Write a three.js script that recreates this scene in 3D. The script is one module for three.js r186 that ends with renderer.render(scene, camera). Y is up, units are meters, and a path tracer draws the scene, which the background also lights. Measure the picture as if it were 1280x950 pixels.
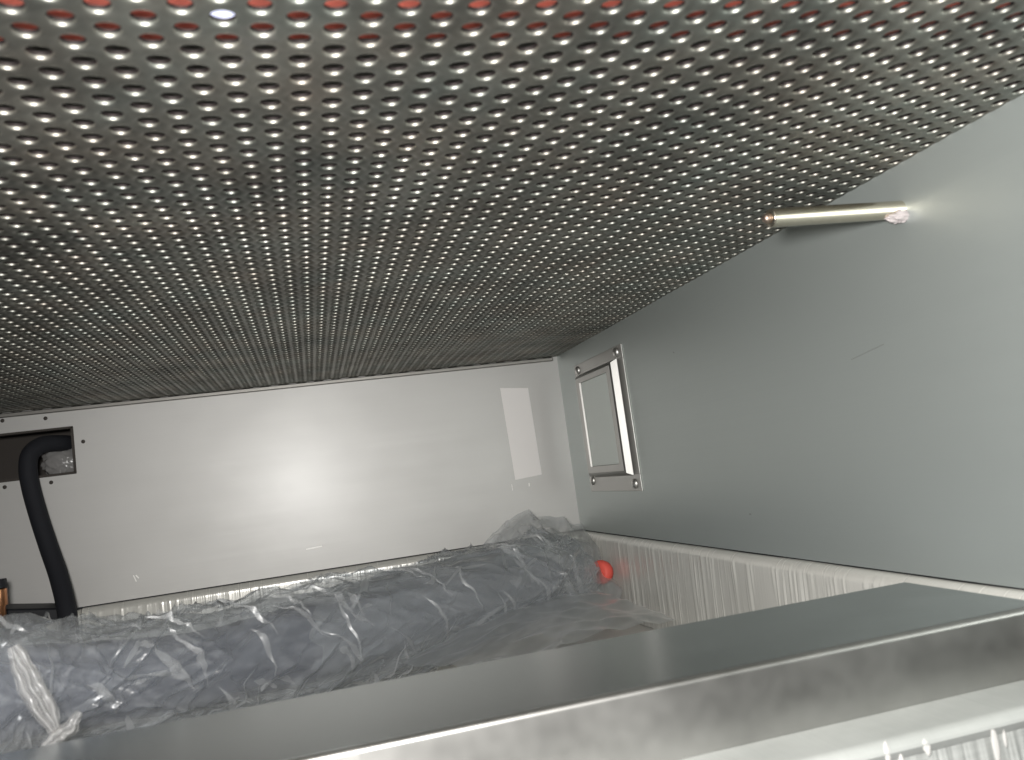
import * as THREE from 'three';
import { mergeGeometries } from 'three/addons/utils/BufferGeometryUtils.js';
import { RoundedBoxGeometry } from 'three/addons/geometries/RoundedBoxGeometry.js';
import { ImprovedNoise } from 'three/addons/math/ImprovedNoise.js';

// ---------------------------------------------------------------- camera, light, exposure
// Metres. Right wall is the plane x = 0, back wall z = 0, underside of the perforated panel y = 0; the front opening is at z = 0.37.
const scene = new THREE.Scene();
const camera = new THREE.PerspectiveCamera(48.5, 1280 / 950, 0.005, 20);
camera.fov = THREE.MathUtils.radToDeg(2 * Math.atan(475 / 1054.45));
camera.rotation.order = 'YXZ';
camera.rotation.set(0.10194, -0.24491, -0.13294);
camera.position.set(-0.16301, -0.06725, 0.52415);
camera.focus = 0.42; camera.userData.fStop = 34;
camera.updateMatrixWorld();
const renderer = new THREE.WebGLRenderer({ antialias: true });
renderer.toneMapping = THREE.LinearToneMapping;
renderer.toneMappingExposure = 0.33;
renderer.shadowMap.enabled = true;
scene.background = new THREE.Color().setRGB(0.05, 0.052, 0.053);          // the dim room behind the photographer
const flash = new THREE.PointLight(new THREE.Color().setRGB(1, 0.98, 0.95), 1.0, 0, 2);   // the white LED torch beside the lens
flash.position.set(-0.177, -0.050, 0.522);
flash.shadow.radius = 0.6;
flash.castShadow = true;
flash.shadow.camera.near = 0.01;
scene.add(flash);

// ---------------------------------------------------------------- helpers
let seed = 7;
const rnd = () => { seed = (seed + 0x6d2b79f5) | 0; let t = Math.imul(seed ^ (seed >>> 15), 1 | seed); t = (t + Math.imul(t ^ (t >>> 7), 61 | t)) ^ t; return ((t ^ (t >>> 14)) >>> 0) / 4294967296; };
const perlin = new ImprovedNoise();
const nz = (x, y, z = 0) => perlin.noise(x, y, z);
const smooth = (a, b, x) => { const t = Math.min(1, Math.max(0, (x - a) / (b - a))); return t * t * (3 - 2 * t); };
const names = {};
function numbered(n) { const k = names[n] = (names[n] ?? -1) + 1; return k ? n + '_' + String(k).padStart(3, '0') : n; }
function mesh(name, geo, mat, parent = scene) {
  const g = Array.isArray(geo) ? mergeGeometries(geo.map((q) => { const r = q.index ? q.toNonIndexed() : q; for (const a of Object.keys(r.attributes)) if (!['position', 'normal', 'uv'].includes(a)) r.deleteAttribute(a); return r; })) : geo;
  const m = new THREE.Mesh(g, mat);
  m.name = parent === scene ? numbered(name) : name; m.castShadow = m.receiveShadow = true; parent.add(m); return m;
}
function tag(o, label, category, group) { o.userData.label = label; o.userData.category = category; if (group) o.userData.group = group; return o; }
function struct(o, label) { o.userData.kind = 'structure'; if (label) o.userData.label = label; return o; }
function thing(name, [x, y, z], label, category, group) { const g = new THREE.Group(); g.name = numbered(name); g.position.set(x, y, z); scene.add(g); return tag(g, label, category, group); }
function bx(x0, x1, y0, y1, z0, z1, r = 0) {                                  // box by its limits, uv in metres
  const w = x1 - x0, h = y1 - y0, d = z1 - z0;
  const g = r ? new RoundedBoxGeometry(w, h, d, 2, r) : new THREE.BoxGeometry(w, h, d);
  g.translate((x0 + x1) / 2, (y0 + y1) / 2, (z0 + z1) / 2);
  return boxUV(g);
}
function boxUV(g) {                                                           // metre uv by the dominant axis of the normal
  const p = g.attributes.position, n = g.attributes.normal, uv = new Float32Array(p.count * 2);
  for (let i = 0; i < p.count; i++) {
    const a = Math.abs(n.getX(i)), b = Math.abs(n.getY(i)), c = Math.abs(n.getZ(i));
    if (a > b && a > c) { uv[2 * i] = p.getZ(i); uv[2 * i + 1] = p.getY(i); }
    else if (b > c) { uv[2 * i] = p.getX(i); uv[2 * i + 1] = p.getZ(i); }
    else { uv[2 * i] = p.getX(i); uv[2 * i + 1] = p.getY(i); }
  }
  g.setAttribute('uv', new THREE.BufferAttribute(uv, 2)); return g;
}
// grid surface from f(u, v) -> [x, y, z]
function sheet(nu, nv, f, uvScale = 1) {
  const pos = [], uv = [], idx = [];
  for (let j = 0; j <= nv; j++) for (let i = 0; i <= nu; i++) { const q = f(i / nu, j / nv); pos.push(q[0], q[1], q[2]); uv.push(i / nu * uvScale, j / nv * uvScale); }
  for (let j = 0; j < nv; j++) for (let i = 0; i < nu; i++) { const a = j * (nu + 1) + i, b = a + 1, c = a + nu + 1, d = c + 1; idx.push(a, b, d, a, d, c); }
  const g = new THREE.BufferGeometry();
  g.setAttribute('position', new THREE.Float32BufferAttribute(pos, 3)); g.setAttribute('uv', new THREE.Float32BufferAttribute(uv, 2)); g.setIndex(idx); g.computeVertexNormals();
  return g;
}
// ---------------------------------------------------------------- textures
function tex(w, h, f, srgb, per) {                                            // f(u, v) -> [r, g, b] 0..1
  const d = new Uint8Array(w * h * 4);
  for (let y = 0; y < h; y++) for (let x = 0; x < w; x++) { const c = f(x / w, y / h, x, y), o = (y * w + x) * 4; for (let k = 0; k < 3; k++) d[o + k] = Math.max(0, Math.min(255, Math.round(255 * (Array.isArray(c) ? c[k] : c)))); d[o + 3] = 255; }
  const t = new THREE.DataTexture(d, w, h); t.wrapS = t.wrapT = THREE.RepeatWrapping; t.magFilter = THREE.LinearFilter; t.minFilter = THREE.LinearMipmapLinearFilter; t.generateMipmaps = true;
  if (srgb) t.colorSpace = THREE.SRGBColorSpace;
  if (per) t.repeat.set(1 / per[0], 1 / per[1]);
  t.needsUpdate = true; return t;
}
const scratchMarks = [];
for (let i = 0; i < 70; i++) scratchMarks.push([rnd(), rnd(), 0.004 + 0.03 * rnd() * rnd(), (rnd() - 0.5) * 0.6, 0.3 + 0.7 * rnd()]);
function brushed(per, k, along = 0, cl = 0.12) {                                         // fine brushing lines along u (along = 0) or v
  const line = []; for (let i = 0; i < 1024; i++) line.push(rnd());
  return tex(1024, 1024, (u, v) => {
    const a = along ? u : v, b = along ? v : u;
    const i = Math.floor(a * 1024) & 1023;
    const l = 0.5 * line[i] + 0.25 * line[(i + 1) & 1023] + 0.25 * line[(i + 1023) & 1023];
    const run = 0.5 + 0.5 * nz(b * 9 + line[i] * 3, a * 300, 1);
    const cloud = nz(u * 4, v * 4, 5) + 0.5 * nz(u * 11, v * 11, 9) + 0.35 * nz(u * 43, v * 43, 2);
    return 0.72 + k * ((l - 0.5) * run + cl * cloud);
  }, false, per);
}
const brushB = brushed([0.22, 0.14], 0.07, 0, 0.3), brushH = brushed([0.22, 0.14], 0.22), brushFine = brushed([0.09, 0.06], 0.2), brushV = brushed([0.16, 0.16], 0.5, 1);
const smudge = tex(512, 512, (u, v) => { const c = nz(u * 6, v * 6, 3) + 0.6 * nz(u * 17, v * 17, 7) + 0.4 * nz(u * 50, v * 50, 1); const s = 0.93 + 0.10 * c; return [s, s, s]; }, false, [0.16, 0.16]);

const steel = (r, g, b, rough, o = {}) => new THREE.MeshStandardMaterial({ color: new THREE.Color().setRGB(r, g, b), metalness: 1, roughness: rough, ...o });
const M = {
  back: new THREE.MeshPhysicalMaterial({ color: new THREE.Color().setRGB(0.61, 0.603, 0.588), metalness: 1, roughness: 0.86, clearcoat: 0.5, clearcoatRoughness: 0.28, roughnessMap: brushB, bumpMap: brushB, bumpScale: 0.000006 }),
  side: steel(0.535, 0.58, 0.565, 0.60, { metalness: 0.67, roughnessMap: brushH, bumpMap: brushH, bumpScale: 0.00001 }),
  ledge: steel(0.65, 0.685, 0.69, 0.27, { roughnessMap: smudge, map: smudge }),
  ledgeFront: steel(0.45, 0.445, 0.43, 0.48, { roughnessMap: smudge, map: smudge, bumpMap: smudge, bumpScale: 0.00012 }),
  lip: steel(0.44, 0.455, 0.44, 0.8, { metalness: 0.25, roughnessMap: brushV, map: smudge }),
  tray: steel(0.75, 0.74, 0.695, 0.34, { metalness: 0.22, roughnessMap: brushV, bumpMap: brushV, bumpScale: 0.00022 }),
  trayFloor: steel(0.70, 0.69, 0.655, 0.4, { metalness: 0.3, roughnessMap: smudge }),
  panel: steel(0.335, 0.33, 0.305, 0.52, {}),
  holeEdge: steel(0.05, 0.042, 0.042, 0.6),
  trim: steel(0.32, 0.31, 0.29, 0.5),
  cover: steel(0.48, 0.475, 0.455, 0.5, { metalness: 0.85, roughnessMap: brushFine }),
  bolt: steel(0.8, 0.79, 0.76, 0.42),
  rod: steel(0.72, 0.66, 0.55, 0.25),
  plenum: steel(0.40, 0.39, 0.37, 0.5),
  brownBox: new THREE.MeshStandardMaterial({ color: new THREE.Color().setRGB(0.05, 0.042, 0.036), roughness: 0.7 }),
  rubber: new THREE.MeshStandardMaterial({ color: new THREE.Color().setRGB(0.012, 0.013, 0.017), roughness: 0.55 }),
  cable: new THREE.MeshStandardMaterial({ color: new THREE.Color().setRGB(0.010, 0.011, 0.016), roughness: 0.8 }),
  orange: new THREE.MeshStandardMaterial({ color: new THREE.Color().setRGB(0.62, 0.13, 0.09), roughness: 0.6 }),
  red: new THREE.MeshStandardMaterial({ color: new THREE.Color().setRGB(0.84, 0.12, 0.09), roughness: 0.6 }),
  copper: steel(0.80, 0.38, 0.20, 0.3),
  roll: new THREE.MeshStandardMaterial({ color: new THREE.Color().setRGB(0.018, 0.028, 0.062), roughness: 0.55 }),
  pane: new THREE.MeshPhysicalMaterial({ color: new THREE.Color().setRGB(0.86, 0.93, 0.88), roughness: 0.3, transmission: 0.2, thickness: 0 }),
  white: new THREE.MeshStandardMaterial({ color: new THREE.Color().setRGB(0.75, 0.73, 0.70), roughness: 0.4 }),
  bright: steel(0.97, 0.96, 0.94, 0.62),
  scratch: steel(0.40, 0.42, 0.41, 0.55, { metalness: 0.75 }),
  tip: steel(0.55, 0.43, 0.36, 0.4),
  dab: new THREE.MeshStandardMaterial({ color: new THREE.Color().setRGB(0.56, 0.55, 0.53), roughness: 0.7 }),
  sealant: new THREE.MeshPhysicalMaterial({ color: new THREE.Color().setRGB(0.5, 0.45, 0.45), roughness: 0.35 }),
  reflection_patch: new THREE.MeshStandardMaterial({ color: new THREE.Color().setRGB(0.90, 0.875, 0.86), metalness: 0.82, roughness: 0.64 }),  // paler than the wall, painting in the mirrored window cover
  film: new THREE.MeshPhysicalMaterial({ color: new THREE.Color().setRGB(0.88, 0.895, 0.91), roughness: 0.30, transmission: 0.925, thickness: 0, ior: 1.5, side: THREE.DoubleSide }),
  filmCloudy: new THREE.MeshPhysicalMaterial({ color: new THREE.Color().setRGB(0.86, 0.875, 0.89), roughness: 0.36, transmission: 0.86, thickness: 0, ior: 1.5, side: THREE.DoubleSide }),
  filmTuck: new THREE.MeshPhysicalMaterial({ color: new THREE.Color().setRGB(0.88, 0.89, 0.90), roughness: 0.34, transmission: 0.89, thickness: 0, ior: 1.5, side: THREE.DoubleSide }),
  filmThick: new THREE.MeshPhysicalMaterial({ color: new THREE.Color().setRGB(0.80, 0.79, 0.78), roughness: 0.24, transmission: 0.75, thickness: 0, ior: 1.5, side: THREE.DoubleSide }),
};

// ---------------------------------------------------------------- the chamber
const H = 0.11245;                                                             // height of the walls
// back wall with the cable opening cut out of it
const CUT = { x0: -0.345, x1: -0.2918, y0: -0.0378, y1: -0.0118 };
const backWall = struct(mesh('back_wall', [
  bx(-0.60, CUT.x0, -H, 0.07, -0.0015, 0), bx(CUT.x1, 0, -H, 0.07, -0.0015, 0),
  bx(CUT.x0, CUT.x1, CUT.y1, 0.07, -0.0015, 0), bx(CUT.x0, CUT.x1, -H, CUT.y0, -0.0015, 0)], M.back));
// small dark blind rivets round the opening
const rivetGeo = new THREE.SphereGeometry(0.0011, 12, 8); rivetGeo.scale(1, 1, 0.5);
for (const [x, y] of [[-0.3050, -0.0052], [-0.2865, -0.0207], [-0.3046, -0.0416], [-0.3269, -0.0040], [-0.3281, -0.0411]]) { const r = mesh('rivet', rivetGeo, M.brownBox, backWall); r.position.set(x, y, 0.0001); }
// little bright nicks on the sheet
const nick = (x, y, l, t, a) => { const m = mesh('scuff', new RoundedBoxGeometry(l, t, 0.0002, 1, 0.00008), M.bright, backWall); m.position.set(x, y, 0.00012); m.rotation.z = a; };
nick(-0.1660, -0.0990, 0.0095, 0.0007, 0.05); nick(-0.0300, -0.0797, 0.0022, 0.0007, 1.5); nick(-0.0412, -0.0800, 0.004, 0.0004, 1.6); nick(-0.2655, -0.1013, 0.0040, 0.0006, 1.9); nick(-0.2642, -0.1005, 0.0025, 0.0007, 2.2);
// right wall
const rightWall = struct(mesh('right_wall', [bx(0, 0.002, -H, 0.07, -0.0015, 0.50)], M.side));
for (const [y, z, l, t, a] of [[-0.0475, 0.3075, 0.016, 0.0002, -0.13], [-0.0975, 0.222, 0.0016, 0.0005, 0], [-0.026, 0.176, 0.0014, 0.0004, 0.4]]) {
  const m = mesh('scratch', new RoundedBoxGeometry(0.0001, t, l, 1, 0.00004), M.scratch, rightWall); m.position.set(-0.00006, y, z); m.rotation.x = a;
}
// dark plenum above the perforated panel
struct(mesh('ceiling', [bx(-0.60, 0, 0.068, 0.07, 0, 0.50)], M.plenum));
// steel angle under the panel along the back wall
const angle = mesh('trim_strip', [bx(-0.60, -0.0035, -0.0026, -0.0002, 0.0002, 0.0030, 0.0006)], M.trim);
tag(angle, 'thin grey steel strip under the perforated panel along the top of the back wall', 'trim');

// ---------------------------------------------------------------- perforated panel, every hole cut
const S = 0.006, W = S * Math.sqrt(3) / 2, HX = -0.15789, HZ = 0.40738;
const wave = (x, z) => 0.00030 * nz(x * 11, z * 7, 3) + 0.00012 * nz(x * 40, z * 26, 8);
function perforated(holes, seg) {
  // rings: [radius or hexagon, y, normal out, normal down]
  const R = [[0, 0, 0, -1], [0.00288, 0, -0.08, -1], [0.00245, 0.00006, -0.26, -0.96], [0.00208, 0.00017, -0.46, -0.89], [0.00193, 0.00027, -0.76, -0.65], [0.00185, 0.00040, -0.95, -0.30], [0.00180, 0.00072, -1, 0], [0.00180, 0.00072, -1, 0], [0.00180, 0.0013, -1, 0], [0.00180, 0.0013, 0, 1], [0, 0.0013, 0, 1]];
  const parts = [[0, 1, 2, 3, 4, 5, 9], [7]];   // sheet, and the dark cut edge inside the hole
  const nr = R.length, n = holes.length, pos = new Float32Array(n * nr * seg * 3), nor = new Float32Array(n * nr * seg * 3), uv = new Float32Array(n * nr * seg * 2), idx = [], edge = [];
  let v = 0;
  for (const [cx, cz] of holes) {
    const v0 = v;
    for (let r = 0; r < nr; r++) for (let k = 0; k < seg; k++) {
      const a = k / seg * Math.PI * 2, c = Math.cos(a), s = Math.sin(a), hexR = W / 1.0 / 1.5 * 1.0;
      let rad = R[r][0];
      if (!rad) { const b = ((a + 1e-9) % (Math.PI / 3)) - Math.PI / 6; rad = (S / 2) / Math.cos(b); }
      const x = cx + c * rad, z = cz + s * rad, e = 0.002;
      const gx = (wave(x + e, z) - wave(x - e, z)) / (2 * e), gz = (wave(x, z + e) - wave(x, z - e)) / (2 * e);
      pos[3 * v] = x; pos[3 * v + 1] = R[r][1] + wave(x, z); pos[3 * v + 2] = z;
      let nx = R[r][2] * c + gx, ny = R[r][3], nzv = R[r][2] * s + gz; const l = Math.hypot(nx, ny, nzv);
      nor[3 * v] = nx / l; nor[3 * v + 1] = ny / l; nor[3 * v + 2] = nzv / l; uv[2 * v] = x; uv[2 * v + 1] = z; v++;
    }
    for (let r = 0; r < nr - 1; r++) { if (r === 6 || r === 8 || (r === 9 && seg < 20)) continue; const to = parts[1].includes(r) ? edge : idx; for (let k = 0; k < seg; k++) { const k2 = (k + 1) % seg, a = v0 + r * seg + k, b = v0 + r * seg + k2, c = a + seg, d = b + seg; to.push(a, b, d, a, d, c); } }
  }
  return [idx, edge].map((ix) => { const g = new THREE.BufferGeometry();
  g.setAttribute('position', new THREE.BufferAttribute(pos, 3)); g.setAttribute('normal', new THREE.BufferAttribute(nor, 3)); g.setAttribute('uv', new THREE.BufferAttribute(uv, 2)); g.setIndex(ix); return g; });
}
const nearHoles = [], farHoles = [];
for (let i = -76; i <= 34; i++) for (let j = -20; j <= 72; j++) {
  const x = HX + (i + 3) * W, z = HZ - (j + ((i + 3) & 1 ? 0.5 : 0)) * S;
  if (x > 0.001 || x < -0.50 || z < -0.0005 || z > 0.485) continue;
  (z > 0.22 ? nearHoles : farHoles).push([x, z]);
}
const heat = tex(1024, 1024, (u, v) => {                                       // stained mill finish: brownish and greenish patches, dirt
  const a = nz(u * 7, v * 7, 1) + 0.6 * nz(u * 18, v * 18, 2), b = nz(u * 9 + 7, v * 9, 4) + 0.5 * nz(u * 26, v * 26, 6), g = nz(u * 120, v * 120, 3);
  const s = 0.80 + 0.27 * a + 0.10 * g;
  return [s * (1 + 0.09 * b), s, s * (0.97 - 0.03 * b)];
}, false, [0.21, 0.21]);
M.panel.map = heat; M.panel.roughnessMap = smudge;
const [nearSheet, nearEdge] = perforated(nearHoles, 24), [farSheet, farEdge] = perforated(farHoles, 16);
const panel = mesh('perforated_panel', mergeGeometries([nearSheet, farSheet]), M.panel);
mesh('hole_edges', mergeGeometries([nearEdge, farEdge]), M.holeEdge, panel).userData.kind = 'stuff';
tag(panel, 'large stained steel panel with rows of punched round holes overhead', 'perforated panel');

// what shows through the holes: an orange strip and one bright white lamp
const strip = mesh('orange_strip', bx(-0.56, -0.004, 0.012, 0.0145, 0.3795, 0.3890, 0.0008), M.orange);
tag(strip, 'orange red strip seen through the first rows of holes above the perforated panel', 'strip');
const led = thing('indicator_lamp', [-0.1691, 0.0112, 0.3868], 'tiny glowing blue white lamp seen through one hole of the perforated panel', 'lamp');
const ledMat = new THREE.MeshStandardMaterial({ color: 0xffffff, emissive: new THREE.Color().setRGB(0.62, 0.66, 1), emissiveIntensity: 4.5, roughness: 0.4 });
mesh('lens', new THREE.SphereGeometry(0.0021, 16, 12), ledMat, led).position.set(0, -0.0002, 0.0024);
const ledLight = new THREE.PointLight(new THREE.Color().setRGB(0.8, 0.85, 1), 0.000005, 0, 2); ledLight.position.set(0, -0.0034, 0.0024); ledLight.shadow.radius = 0.08; ledLight.castShadow = true; led.add(ledLight);

// ---------------------------------------------------------------- sill in front, stepped
const FZ0 = 0.3180, FZ1 = 0.3660;
function extrudeX(pts, x0, x1, closed) {                                       // profile in (z, y), extruded along x
  const sh = new THREE.Shape(pts.map(([z, y]) => new THREE.Vector2(-z, y)));
  const g = new THREE.ExtrudeGeometry(sh, { depth: x1 - x0, bevelEnabled: false, steps: 1 });
  g.rotateY(Math.PI / 2); g.translate(x0, 0, 0);
  return boxUV(g.toNonIndexed());
}
function arc(cz, cy, r, a0, a1, n = 6) { const o = []; for (let i = 0; i <= n; i++) { const a = a0 + (a1 - a0) * i / n; o.push([cz + r * Math.cos(a), cy + r * Math.sin(a)]); } return o; }
const PI = Math.PI;
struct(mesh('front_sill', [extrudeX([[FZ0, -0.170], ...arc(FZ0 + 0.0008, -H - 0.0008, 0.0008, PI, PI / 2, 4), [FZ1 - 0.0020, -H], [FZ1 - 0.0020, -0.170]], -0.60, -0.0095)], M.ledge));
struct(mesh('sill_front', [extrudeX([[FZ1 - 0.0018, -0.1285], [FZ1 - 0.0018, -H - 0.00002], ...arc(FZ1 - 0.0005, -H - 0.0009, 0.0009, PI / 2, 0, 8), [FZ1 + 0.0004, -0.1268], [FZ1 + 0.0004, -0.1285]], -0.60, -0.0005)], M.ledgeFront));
const lipShape = [[FZ1 + 0.0005, -0.131], [FZ1 + 0.0005, -0.1266], ...arc(0.3785, -0.1291, 0.0025, PI / 2, 0.2, 6), [0.3802, -0.1300], [0.379, -0.131]];
const lip = struct(mesh('sill_lip', [extrudeX(lipShape, -0.60, 0.004)], M.lip));
mesh('ribbed_face', sheet(1400, 6, (u, v) => {                                  // uneven upright ribs under the rounded edge
  const x = -0.30 + u * 0.304, q = Math.abs(nz(x * 330, v * 0.25, 2)) * 0.0009 + Math.abs(nz(x * 900, v * 0.4, 5)) * 0.0004;
  return [x, -0.1297 - v * 0.035, 0.3798 + q * Math.min(1, v * 8)];
}), M.lip, lip);
for (let i = 0; i < 12; i++) {                                                  // white drips and dabs of old sealant on the edge
  const x = -0.012 - 0.105 * rnd(), l = 0.0012 + 0.004 * rnd() * rnd(), t = 0.00025 + 0.0004 * rnd();
  const d = mesh('white_dab', sheet(16, 10, (u, v) => { const a = u * PI * 2, b = (v - 0.5) * PI, q = 1 + 0.3 * nz(Math.cos(a) * 2 + i, Math.sin(a) * 2, b); return [t * 1.4 * q * Math.cos(a) * Math.cos(b), l * q * Math.sin(b), 0.00012 * Math.sin(a) * Math.cos(b)]; }), M.dab, lip);
  d.position.set(x, -0.1285 - 0.004 * rnd(), 0.3808);
  if (rnd() < 0.15) { d.rotation.x = PI / 2; d.position.set(x, -0.1266, 0.372 + 0.006 * rnd()); }
}

// ---------------------------------------------------------------- tray set in below the walls
const tray = thing('tray', [-0.146, -0.157, 0.16], 'shallow shiny steel tray sunk below the walls with vertical scratches on its sides', 'tray');
const T = (g) => { const a = Array.isArray(g) ? g : [g]; for (const q of a) q.translate(0.146, 0.157, -0.16); return a; };
const lipR = 0.0042;
const sideProfile = [...arc(0, 0, lipR, PI / 2, PI, 8)];                       // rounded shoulder from the wall down into the tray
function shoulder(len, along) {                                                // returns sheet: rounded shoulder then the straight side
  return sheet(Math.round(len / 0.0005), 22, (u, v) => {
    let o, y;
    if (v < 0.4) { const a = PI / 2 * (v / 0.4); o = lipR * Math.sin(a) - 0.0005; y = -H - 0.0006 - lipR * (1 - Math.cos(a)); } else { const t = (v - 0.4) / 0.6; o = lipR - 0.0005 + 0.0015 * t; y = -H - 0.0006 - lipR - t * 0.0395; }
    const s = u * len, d = (along === 'x' ? 0.25 : 1) * (0.0012 * Math.max(0, Math.abs(nz(s * 170, y * 9, 1)) - 0.27) * smooth(0.05, 0.5, v) + 0.0010 * Math.max(0, Math.abs(nz(s * 520, y * 22, 6)) - 0.25) * smooth(0.1, 0.5, v) + 0.0008 * nz(s * 22, y * 20, 9));
    return along === 'z' ? [-o - d, y, s] : [-0.2935 + s, y, o + d];
  });
}
const metreUV = (g, k) => { const p = g.attributes.position, uv = g.attributes.uv; for (let i = 0; i < p.count; i++) uv.setXY(i, k === 'z' ? p.getZ(i) : p.getX(i), p.getY(i)); return g; };
mesh('side_panel', T(metreUV(shoulder(0.372, 'z'), 'z')), M.tray, tray).userData.label = 'right side with bright vertical scratches';
mesh('side_panel', T(metreUV(shoulder(0.2935, 'x'), 'x')), M.tray, tray).userData.label = 'back side under the back wall';
mesh('end_panel', T(bx(-0.2955, -0.2938, -0.157, -H - 0.001, 0.001, 0.316)), M.tray, tray);
mesh('floor_panel', T(bx(-0.2935, -0.0005, -0.159, -0.157, 0.0005, 0.3170)), M.trayFloor, tray);
// dark rubber strip left of the tray
const rs = mesh('rubber_strip', bx(-0.12, 0.0, -0.013, 0, -0.012, 0.012, 0.0015), M.rubber);
rs.position.set(-0.2935, -0.1088, 0.022); rs.rotation.z = -0.148;
tag(rs, 'dark strip lying at the foot of the back wall left of the cable', 'strip');

// ---------------------------------------------------------------- opening with cable, box behind it
const box = struct(mesh('wall_box', [bx(-0.36, -0.27, -0.06, 0.012, -0.052, -0.05), bx(-0.36, -0.358, -0.06, 0.012, -0.05, -0.002), bx(-0.272, -0.27, -0.06, 0.012, -0.05, -0.002), bx(-0.358, -0.272, 0.010, 0.012, -0.05, -0.002), bx(-0.358, -0.272, -0.06, -0.058, -0.05, -0.002)], M.brownBox));
const frame = mesh('opening_edge', [bx(CUT.x0, CUT.x1 + 0.0006, CUT.y0 - 0.0006, CUT.y0 + 0.0008, -0.006, 0.0004), bx(CUT.x1 - 0.0007, CUT.x1 + 0.0007, CUT.y0, CUT.y1, -0.006, 0.0004), bx(CUT.x0, CUT.x1 + 0.0006, CUT.y1 - 0.0006, CUT.y1 + 0.0006, -0.006, 0.0004)], M.brownBox, backWall);
const lump = sheet(48, 32, (u, v) => {
  const a = u * PI * 2, b = (v - 0.5) * PI, q = 1 + 0.28 * Math.abs(nz(Math.cos(a) * 2.2, Math.sin(a) * 2.2, b * 2.4)) + 0.14 * nz(Math.cos(a) * 6, Math.sin(a) * 6, b * 6);
  return [0.0105 * q * Math.cos(a) * Math.cos(b), 0.010 * q * Math.sin(b), 0.007 * q * Math.sin(a) * Math.cos(b)];
});
const wl = mesh('plastic_wad', lump, M.filmThick); wl.position.set(-0.3000, -0.0300, -0.0105);
tag(wl, 'crumpled pale plastic stuffed in the wall opening behind the black cable', 'plastic wad');
const cpts = [[-0.2890, -0.0225, -0.022], [-0.2945, -0.0205, -0.012], [-0.3000, -0.0198, -0.003], [-0.3070, -0.0206, 0.005], [-0.3115, -0.0255, 0.0095], [-0.3125, -0.0330, 0.0112], [-0.3117, -0.0425, 0.012], [-0.3085, -0.0580, 0.014], [-0.3035, -0.0760, 0.018], [-0.2975, -0.0935, 0.025], [-0.2920, -0.1125, 0.036], [-0.2900, -0.135, 0.046]];
const cable = mesh('cable', new THREE.TubeGeometry(new THREE.CatmullRomCurve3(cpts.map((q) => new THREE.Vector3(...q))), 160, 0.0047, 20), M.cable);
tag(cable, 'thick black cable looping out of the wall opening and down behind the bag', 'cable');

// ---------------------------------------------------------------- rod on the right wall
const rod = thing('metal_rod', [0, -0.0118, 0.3315], 'short shiny steel rod sticking out of the right wall below the panel', 'rod');
const rg = new THREE.LatheGeometry([[0, 0], [0.00245, 0], [0.00245, 0.0395], [0.0022, 0.0402], [0, 0.0402]].map(([r, y]) => new THREE.Vector2(r, y)), 40); rg.rotateZ(PI / 2);
mesh('shaft', rg, M.rod, rod);
const tg = new THREE.LatheGeometry([[0, 0], [0.0013, 0], [0.0013, 0.0011], [0.0008, 0.0018], [0, 0.0019]].map(([r, y]) => new THREE.Vector2(r, y)), 20); tg.rotateZ(PI / 2); tg.translate(-0.0401, 0, 0);
mesh('tip', tg, M.tip, rod);
const sg = sheet(40, 24, (u, v) => { const a = u * PI * 2, b = (v - 0.5) * PI, q = 1 + 0.35 * nz(Math.cos(a) * 2 + 3, Math.sin(a) * 2, b * 2.5) + 0.15 * nz(Math.cos(a) * 6, Math.sin(a) * 6, b * 6); return [-0.0015 + 0.0042 * q * Math.cos(a) * Math.cos(b), -0.0021 + 0.0017 * q * Math.sin(b), 0.0009 + 0.0022 * q * Math.sin(a) * Math.cos(b)]; });
mesh('sealant', sg, M.sealant, rod);

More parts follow.
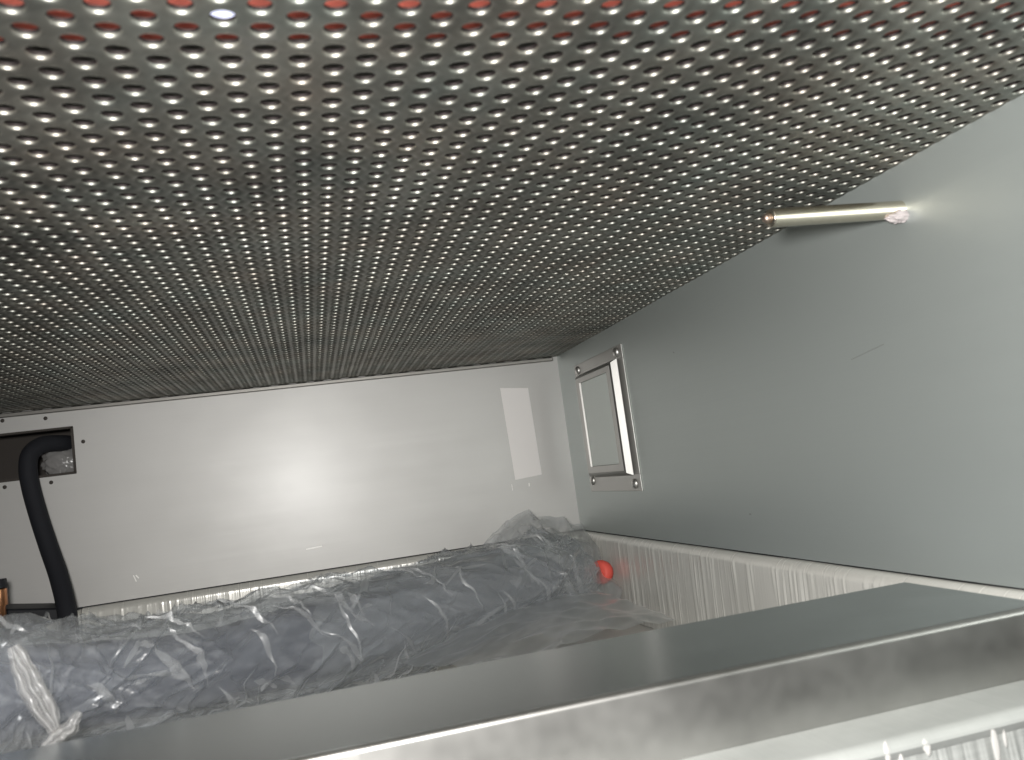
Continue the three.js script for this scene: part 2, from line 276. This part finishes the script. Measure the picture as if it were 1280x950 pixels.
// ---------------------------------------------------------------- window cover on the right wall
const cov = thing('window_cover', [0, -0.0497, 0.0750], 'raised steel cover plate with a small glass window bolted to the right wall', 'cover plate');
{
  const hz = 0.0408, hy = 0.0384, L = (y, z, x) => [x, y, z];
  // flange
  const fl = (() => { const g = [];
    g.push(bx(-0.0007, -0.0001, -hy, -0.0294, -hz, hz, 0.0002), bx(-0.0007, -0.0001, 0.0312, hy, -hz, hz, 0.0002), bx(-0.0007, -0.0001, -0.0294, 0.0312, -hz, -0.0318, 0.0002), bx(-0.0007, -0.0001, -0.0294, 0.0312, 0.0318, hz, 0.0002));
    return g; })();
  mesh('flange', fl, M.cover, cov);
  // raised tray-like face: outer rim on the flange, sloping sides, flat face with the opening
  const rings = [[0.0327, -0.0303, 0.0321, -0.0005], [0.0324, -0.0300, 0.0318, -0.0009], [0.0308, -0.0284, 0.0302, -0.0040], [0.0296, -0.0272, 0.0290, -0.0046], [0.0238, -0.0236, 0.0262, -0.0046], [0.0236, -0.0234, 0.0260, -0.0036], [0.0236, -0.0234, 0.0260, -0.0012]];
  const corner = ([z, y0, y1, x], k) => { const c = [[-z, y0], [z, y0], [z, y1], [-z, y1]][k]; return [x, c[1], c[0]]; };
  const slope = [], face = [];
  for (let r = 0; r < rings.length - 1; r++) for (let k = 0; k < 4; k++) {
    const a = corner(rings[r], k), b = corner(rings[r], (k + 1) % 4), c = corner(rings[r + 1], (k + 1) % 4), d = corner(rings[r + 1], k);
    const g = new THREE.BufferGeometry(); g.setAttribute('position', new THREE.Float32BufferAttribute([...a, ...c, ...b, ...a, ...d, ...c], 3)); g.computeVertexNormals();
    g.setAttribute('uv', new THREE.Float32BufferAttribute(new Float32Array(12), 2)); boxUV(g);
    (r < 3 ? slope : face).push(g);
  }
  mesh('raised_rim', slope, steel(0.44, 0.435, 0.42, 0.45), cov);
  mesh('raised_face', face, M.cover, cov);
  mesh('pane', bx(-0.0036, -0.0030, -0.0233, 0.0259, -0.0235, 0.0235), M.pane, cov);
  mesh('backing', bx(-0.0014, -0.0002, -0.0233, 0.0259, -0.0235, 0.0235), M.white, cov);
  const bg = new THREE.LatheGeometry([[0, 0.0014], [0.0009, 0.0013], [0.0017, 0.0009], [0.0021, 0.0003], [0.0021, 0]].reverse().map(([r, y]) => new THREE.Vector2(r, y)), 20); bg.rotateZ(PI / 2);
  for (const [y, z] of [[0.0348, -0.0340], [0.0350, 0.0330], [-0.0320, -0.0352], [-0.0345, 0.0325]]) { const b = mesh('bolt', bg, M.bolt, cov); b.position.set(-0.0007, y, z); b.scale.setScalar(1.25); }
}
// ---------------------------------------------------------------- window cover's reflection, painted on the back wall as a pale patch
{
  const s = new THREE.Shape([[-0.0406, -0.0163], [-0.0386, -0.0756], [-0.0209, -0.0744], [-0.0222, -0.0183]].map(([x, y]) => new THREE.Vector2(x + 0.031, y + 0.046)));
  const st = mesh('painted_reflection', new THREE.ExtrudeGeometry(s, { depth: 0.0002, bevelEnabled: false }), M.reflection_patch);
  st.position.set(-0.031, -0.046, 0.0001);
  tag(st, 'pale upright patch painting the reflection of the window cover on the back wall', 'reflection_patch');
}
// ---------------------------------------------------------------- bag with the dark roll inside
const AX = [[-0.2760, -0.0995, 0.318, 0.0172], [-0.2544, -0.1052, 0.2945, 0.0172], [-0.2437, -0.1064, 0.2813, 0.0171], [-0.2297, -0.1105, 0.2648, 0.0168], [-0.2050, -0.1163, 0.2376, 0.0170], [-0.1772, -0.1194, 0.2092, 0.0190], [-0.1412, -0.1223, 0.1746, 0.0198], [-0.0936, -0.1241, 0.1314, 0.0208], [-0.0640, -0.1252, 0.1055, 0.0220], [-0.0370, -0.1275, 0.082, 0.0200]];
const axis = new THREE.CatmullRomCurve3(AX.map((a) => new THREE.Vector3(a[0], a[1], a[2])));
const radAt = (t) => { const f = t * (AX.length - 1), i = Math.min(AX.length - 2, Math.floor(f)), k = f - i; return AX[i][3] * (1 - k) + AX[i + 1][3] * k; };
const rollRad = (t) => radAt(t) - 0.0052 - 0.0042 * smooth(0.58, 0.965, t);
function axisFrame(t) { const p = axis.getPoint(t), d = axis.getTangent(t), side = new THREE.Vector3().crossVectors(d, new THREE.Vector3(0, 1, 0)).normalize(), up = new THREE.Vector3().crossVectors(side, d).normalize(); return { p, d, side, up }; }
// creases: long straight ridges at random slants
const creases = []; for (let i = 0; i < 210; i++) creases.push([rnd(), rnd() * PI * 2, (rnd() - 0.5) * 9, 0.03 + 0.10 * rnd(), 0.0008 + 0.0026 * rnd() * rnd(), 0.05 + 0.13 * rnd()]);
function crinkle(t, a, k = 0) {
  let h = 0;
  if (k) { t = (t + 0.37 * k) % 1; a = -a + k; }
  const c = Math.cos(a), s = Math.sin(a), L = t * 9;
  h += 0.0024 * (1 - 2 * Math.abs(nz(L * 0.9 + c * 1.2, s * 1.6, 2 + c)));
  h += 0.0010 * (1 - 2 * Math.abs(nz(L * 2.2 + s * 1.5, c * 2.4 + L, 7 + s * 1.5)));
  h += 0.0003 * (1 - 2 * Math.abs(nz(L * 6 - s * 2.5, c * 5.2, 11 + s * 4)));
  for (const [t0, a0, sl, len, amp, wid] of creases) {
    const dt = t - t0; if (Math.abs(dt) > len) continue;
    let da = a - a0 - sl * dt * 4; da = Math.atan2(Math.sin(da), Math.cos(da));
    const q = Math.abs(da) / wid; if (q < 1) h += (0.4 + 0.6 * smooth(0.15, 0.45, t)) * amp * (1 - q) * (1 - (dt / len) ** 2);
  }
  return h;
}
const bag = thing('plastic_bag', [0, 0, 0], 'crinkled clear plastic bag wrapped round the dark roll in the tray', 'plastic bag');
for (const [k, off, t0] of [[0, -0.0014, 0], [1, -0.0036, 0], [2, -0.0026, 0.56]]) mesh('film', sheet(k === 2 ? 240 : 560, 220, (u, v) => {
  const a = v * PI * 2, t = t0 + (1 - t0) * u + (k === 2 ? 0.05 * (1 - u) * nz(v * 9, 3, 1) : 0), { p, side, up } = axisFrame(t), free = k === 2 ? smooth(0, 0.35, u) : 1, r = Math.max(rollRad(t) + 0.0004 + 0.0003 * k, rollRad(t) + (radAt(t) + off + crinkle(t, a, k) * (k ? 0.8 : 1) - rollRad(t)) * free);
  return [p.x + (side.x * Math.cos(a) + up.x * Math.sin(a)) * r, p.y + (side.y * Math.cos(a) + up.y * Math.sin(a)) * r, p.z + (side.z * Math.cos(a) + up.z * Math.sin(a)) * r];
}), k === 2 ? M.filmCloudy : M.film, bag);
{
  const g = [];                                                               // tucks where the film folds over on itself: short slanting strips of extra film
  for (let i = 0; i < 270; i++) {
    const t0 = 0.12 + 0.83 * Math.sqrt(rnd()), a0 = rnd() * PI * 2, dt = 0.012 + 0.045 * rnd(), da = (rnd() - 0.5) * 2.6, w = 0.03 + 0.15 * rnd() * rnd(), bend = (rnd() - 0.5) * 0.35, lift = 0.0002 + 0.0006 * rnd();
    g.push(sheet(14, 2, (u, v) => {
      const t = Math.min(0.985, t0 + (u - 0.5) * dt), a = a0 + (u - 0.5) * da + bend * Math.sin(u * PI) + (v - 0.5) * 2 * w * Math.sin(PI * (0.06 + 0.9 * u)) * (0.6 + 0.4 * Math.sin(u * 9 + i));
      const { p, side, up } = axisFrame(t), q = Math.max(rollRad(t) + 0.0004, radAt(t) - 0.0014 + crinkle(t, a)) + lift + 0.0010 * v * Math.sin(u * PI);
      return [p.x + (side.x * Math.cos(a) + up.x * Math.sin(a)) * q, p.y + (side.y * Math.cos(a) + up.y * Math.sin(a)) * q, p.z + (side.z * Math.cos(a) + up.z * Math.sin(a)) * q];
    }));
  }
  mesh('film_tucks', g, M.filmTuck, bag).userData.kind = 'stuff';
}
// world point on the sight line of a spot in the photograph (1280 x 950) at depth z: used to lay out where things stand
const at = (u, v, z) => { const d = new THREE.Vector3((u - 640) / 1054.45, -(v - 475) / 1054.45, -1).applyQuaternion(camera.quaternion), k = (z - camera.position.z) / d.z; return camera.position.clone().addScaledVector(d, k); };
// open mouth of the bag, flaring and crumpled in the corner
const mouth = [at(596, 700, 0.075), at(612, 672, 0.06), at(632, 655, 0.055), at(657, 641, 0.052), at(668, 648, 0.05), at(702, 650, 0.048), at(728, 663, 0.045), at(752, 700, 0.055), at(775, 745, 0.09), at(760, 785, 0.13), at(690, 800, 0.15), at(620, 770, 0.13)];
const mouthCurve = new THREE.CatmullRomCurve3(mouth, true, 'catmullrom', 0.3);
{
  const f = axisFrame(0.93), r = 0.0205, ring = (v) => { const a = PI - v * PI * 2; return f.p.clone().addScaledVector(f.side, Math.cos(a + 0.0) * r).addScaledVector(f.up, Math.sin(a) * r); };
  mesh('mouth_film', sheet(120, 60, (u, v) => {
    const A = ring(u), B = mouthCurve.getPoint(u), q = A.lerp(B, v), k = smooth(0, 0.2, v);
    const h = 0.0022 * (1 - 2 * Math.abs(nz(u * 14, v * 2.2, 4))) + 0.0012 * nz(u * 36, v * 5, 2);
    return [q.x + h * k * 0.5, q.y + h * k, q.z + h * k];
  }), M.filmCloudy, bag);
}
// flat tail of film lying towards the sill
{
  const P = [at(735, 735, 0.085), at(851, 780, 0.200), at(640, 840, 0.262), at(500, 835, 0.205)];
  mesh('flap', sheet(60, 60, (u, v) => {
    const a = P[0].clone().lerp(P[1], u), b = P[3].clone().lerp(P[2], u), q = a.lerp(b, v), h = 0.0016 * (1 - 2 * Math.abs(nz(u * 3 + 4, v * 4, 1))) + 0.0008 * nz(u * 9, v * 9, 3) + 0.004 * Math.sin(v * PI);
    return [q.x, q.y + h, q.z];
  }), M.film, bag);
}
// gathered, folded over plastic at the near end
for (const [pts, w, n, ph] of [
  [[[16, 808, 0.302], [34, 848, 0.303], [54, 884, 0.305], [72, 916, 0.308]], 0.0054, 3, 0.2],
  [[[100, 890, 0.309], [86, 910, 0.309], [68, 924, 0.311], [52, 942, 0.314]], 0.0038, 2, 0.6]]) {
  const c = new THREE.CatmullRomCurve3(pts.map((q) => at(...q)));
  mesh('fold', sheet(120, 80, (u, v) => {                                      // a pleated band of film standing up from the bag
    const p = c.getPoint(u), d = c.getTangent(u), toCam = camera.position.clone().sub(p).normalize(), s = new THREE.Vector3().crossVectors(d, toCam).normalize();
    const taper = 0.25 + 0.75 * Math.sin(PI * (0.1 + 0.8 * u)), q = (v - 0.5) * w * taper + 0.0006 * nz(u * 6, v * 2, ph * 9);
    const h = taper * (0.0016 * Math.pow(Math.abs(Math.sin(v * PI * n + 0.7 * nz(u * 4, v, ph))), 0.8) + 0.0005 * nz(u * 10, v * 5, ph * 7) + 0.0016 * Math.sin(v * PI) - 0.0010);
    return [p.x + s.x * q + toCam.x * h, p.y + s.y * q + toCam.y * h, p.z + s.z * q + toCam.z * h];
  }), M.filmThick, bag);
}
// the dark roll
const roll = thing('dark_roll', [0, 0, 0], 'dark blue grey roll with a red end plug inside the clear plastic bag', 'roll');
mesh('body', sheet(200, 48, (u, v) => {
  const t = u * 0.965, a = v * PI * 2, { p, side, up } = axisFrame(t), cap = Math.sqrt(Math.max(0, 1 - Math.max(0, (u - 0.96) / 0.04) ** 2)), r = Math.max(0.0001, (rollRad(t) - 0.0004 + 0.0006 * nz(t * 30, Math.cos(a) * 2, Math.sin(a) * 2)) * cap);
  return [p.x + (side.x * Math.cos(a) + up.x * Math.sin(a)) * r, p.y + (side.y * Math.cos(a) + up.y * Math.sin(a)) * r, p.z + (side.z * Math.cos(a) + up.z * Math.sin(a)) * r];
}), M.roll, roll);
{
  const c = at(754, 715, 0.067), e = axisFrame(0.965).p;
  const dir = c.clone().sub(e), len = dir.length();
  const q = new THREE.Quaternion().setFromUnitVectors(new THREE.Vector3(0, 1, 0), dir.normalize()), turn = (pts) => new THREE.LatheGeometry(pts.map(([r, y]) => new THREE.Vector2(r, y)), 32).applyQuaternion(q).translate(e.x, e.y, e.z);
  mesh('neck', turn([[0.004, 0], [0.0032, len * 0.3], [0.0030, len * 0.7], [0, len * 0.71]]), M.roll, roll);
  const pg = turn([[0, len - 0.0052], [0.0050, len - 0.0050], [0.0064, len - 0.0040], [0.0067, len - 0.0015], [0.0060, len + 0.0014], [0.0040, len + 0.0030], [0, len + 0.0036]]);
  mesh('end_plug', pg, M.red, roll).userData.label = 'red end plug';
}
// orange terminal at the left edge
{
  const c = at(-4, 748, 0.06), t = thing('orange_fitting', [c.x, c.y, c.z], 'shiny orange fitting with a dark top at the left edge by the back wall', 'fitting');
  const g = new THREE.LatheGeometry([[0, -0.014], [0.0034, -0.014], [0.0036, -0.004], [0.0046, -0.0035], [0.0046, 0.0040], [0.0036, 0.0046], [0, 0.0046]].map(([r, y]) => new THREE.Vector2(r, y)), 28);
  mesh('body', g, M.copper, t);
  mesh('cap', new THREE.CylinderGeometry(0.0046, 0.0050, 0.0042, 24).translate(0, 0.0068, 0), M.rubber, t);
}
renderer.render(scene, camera);
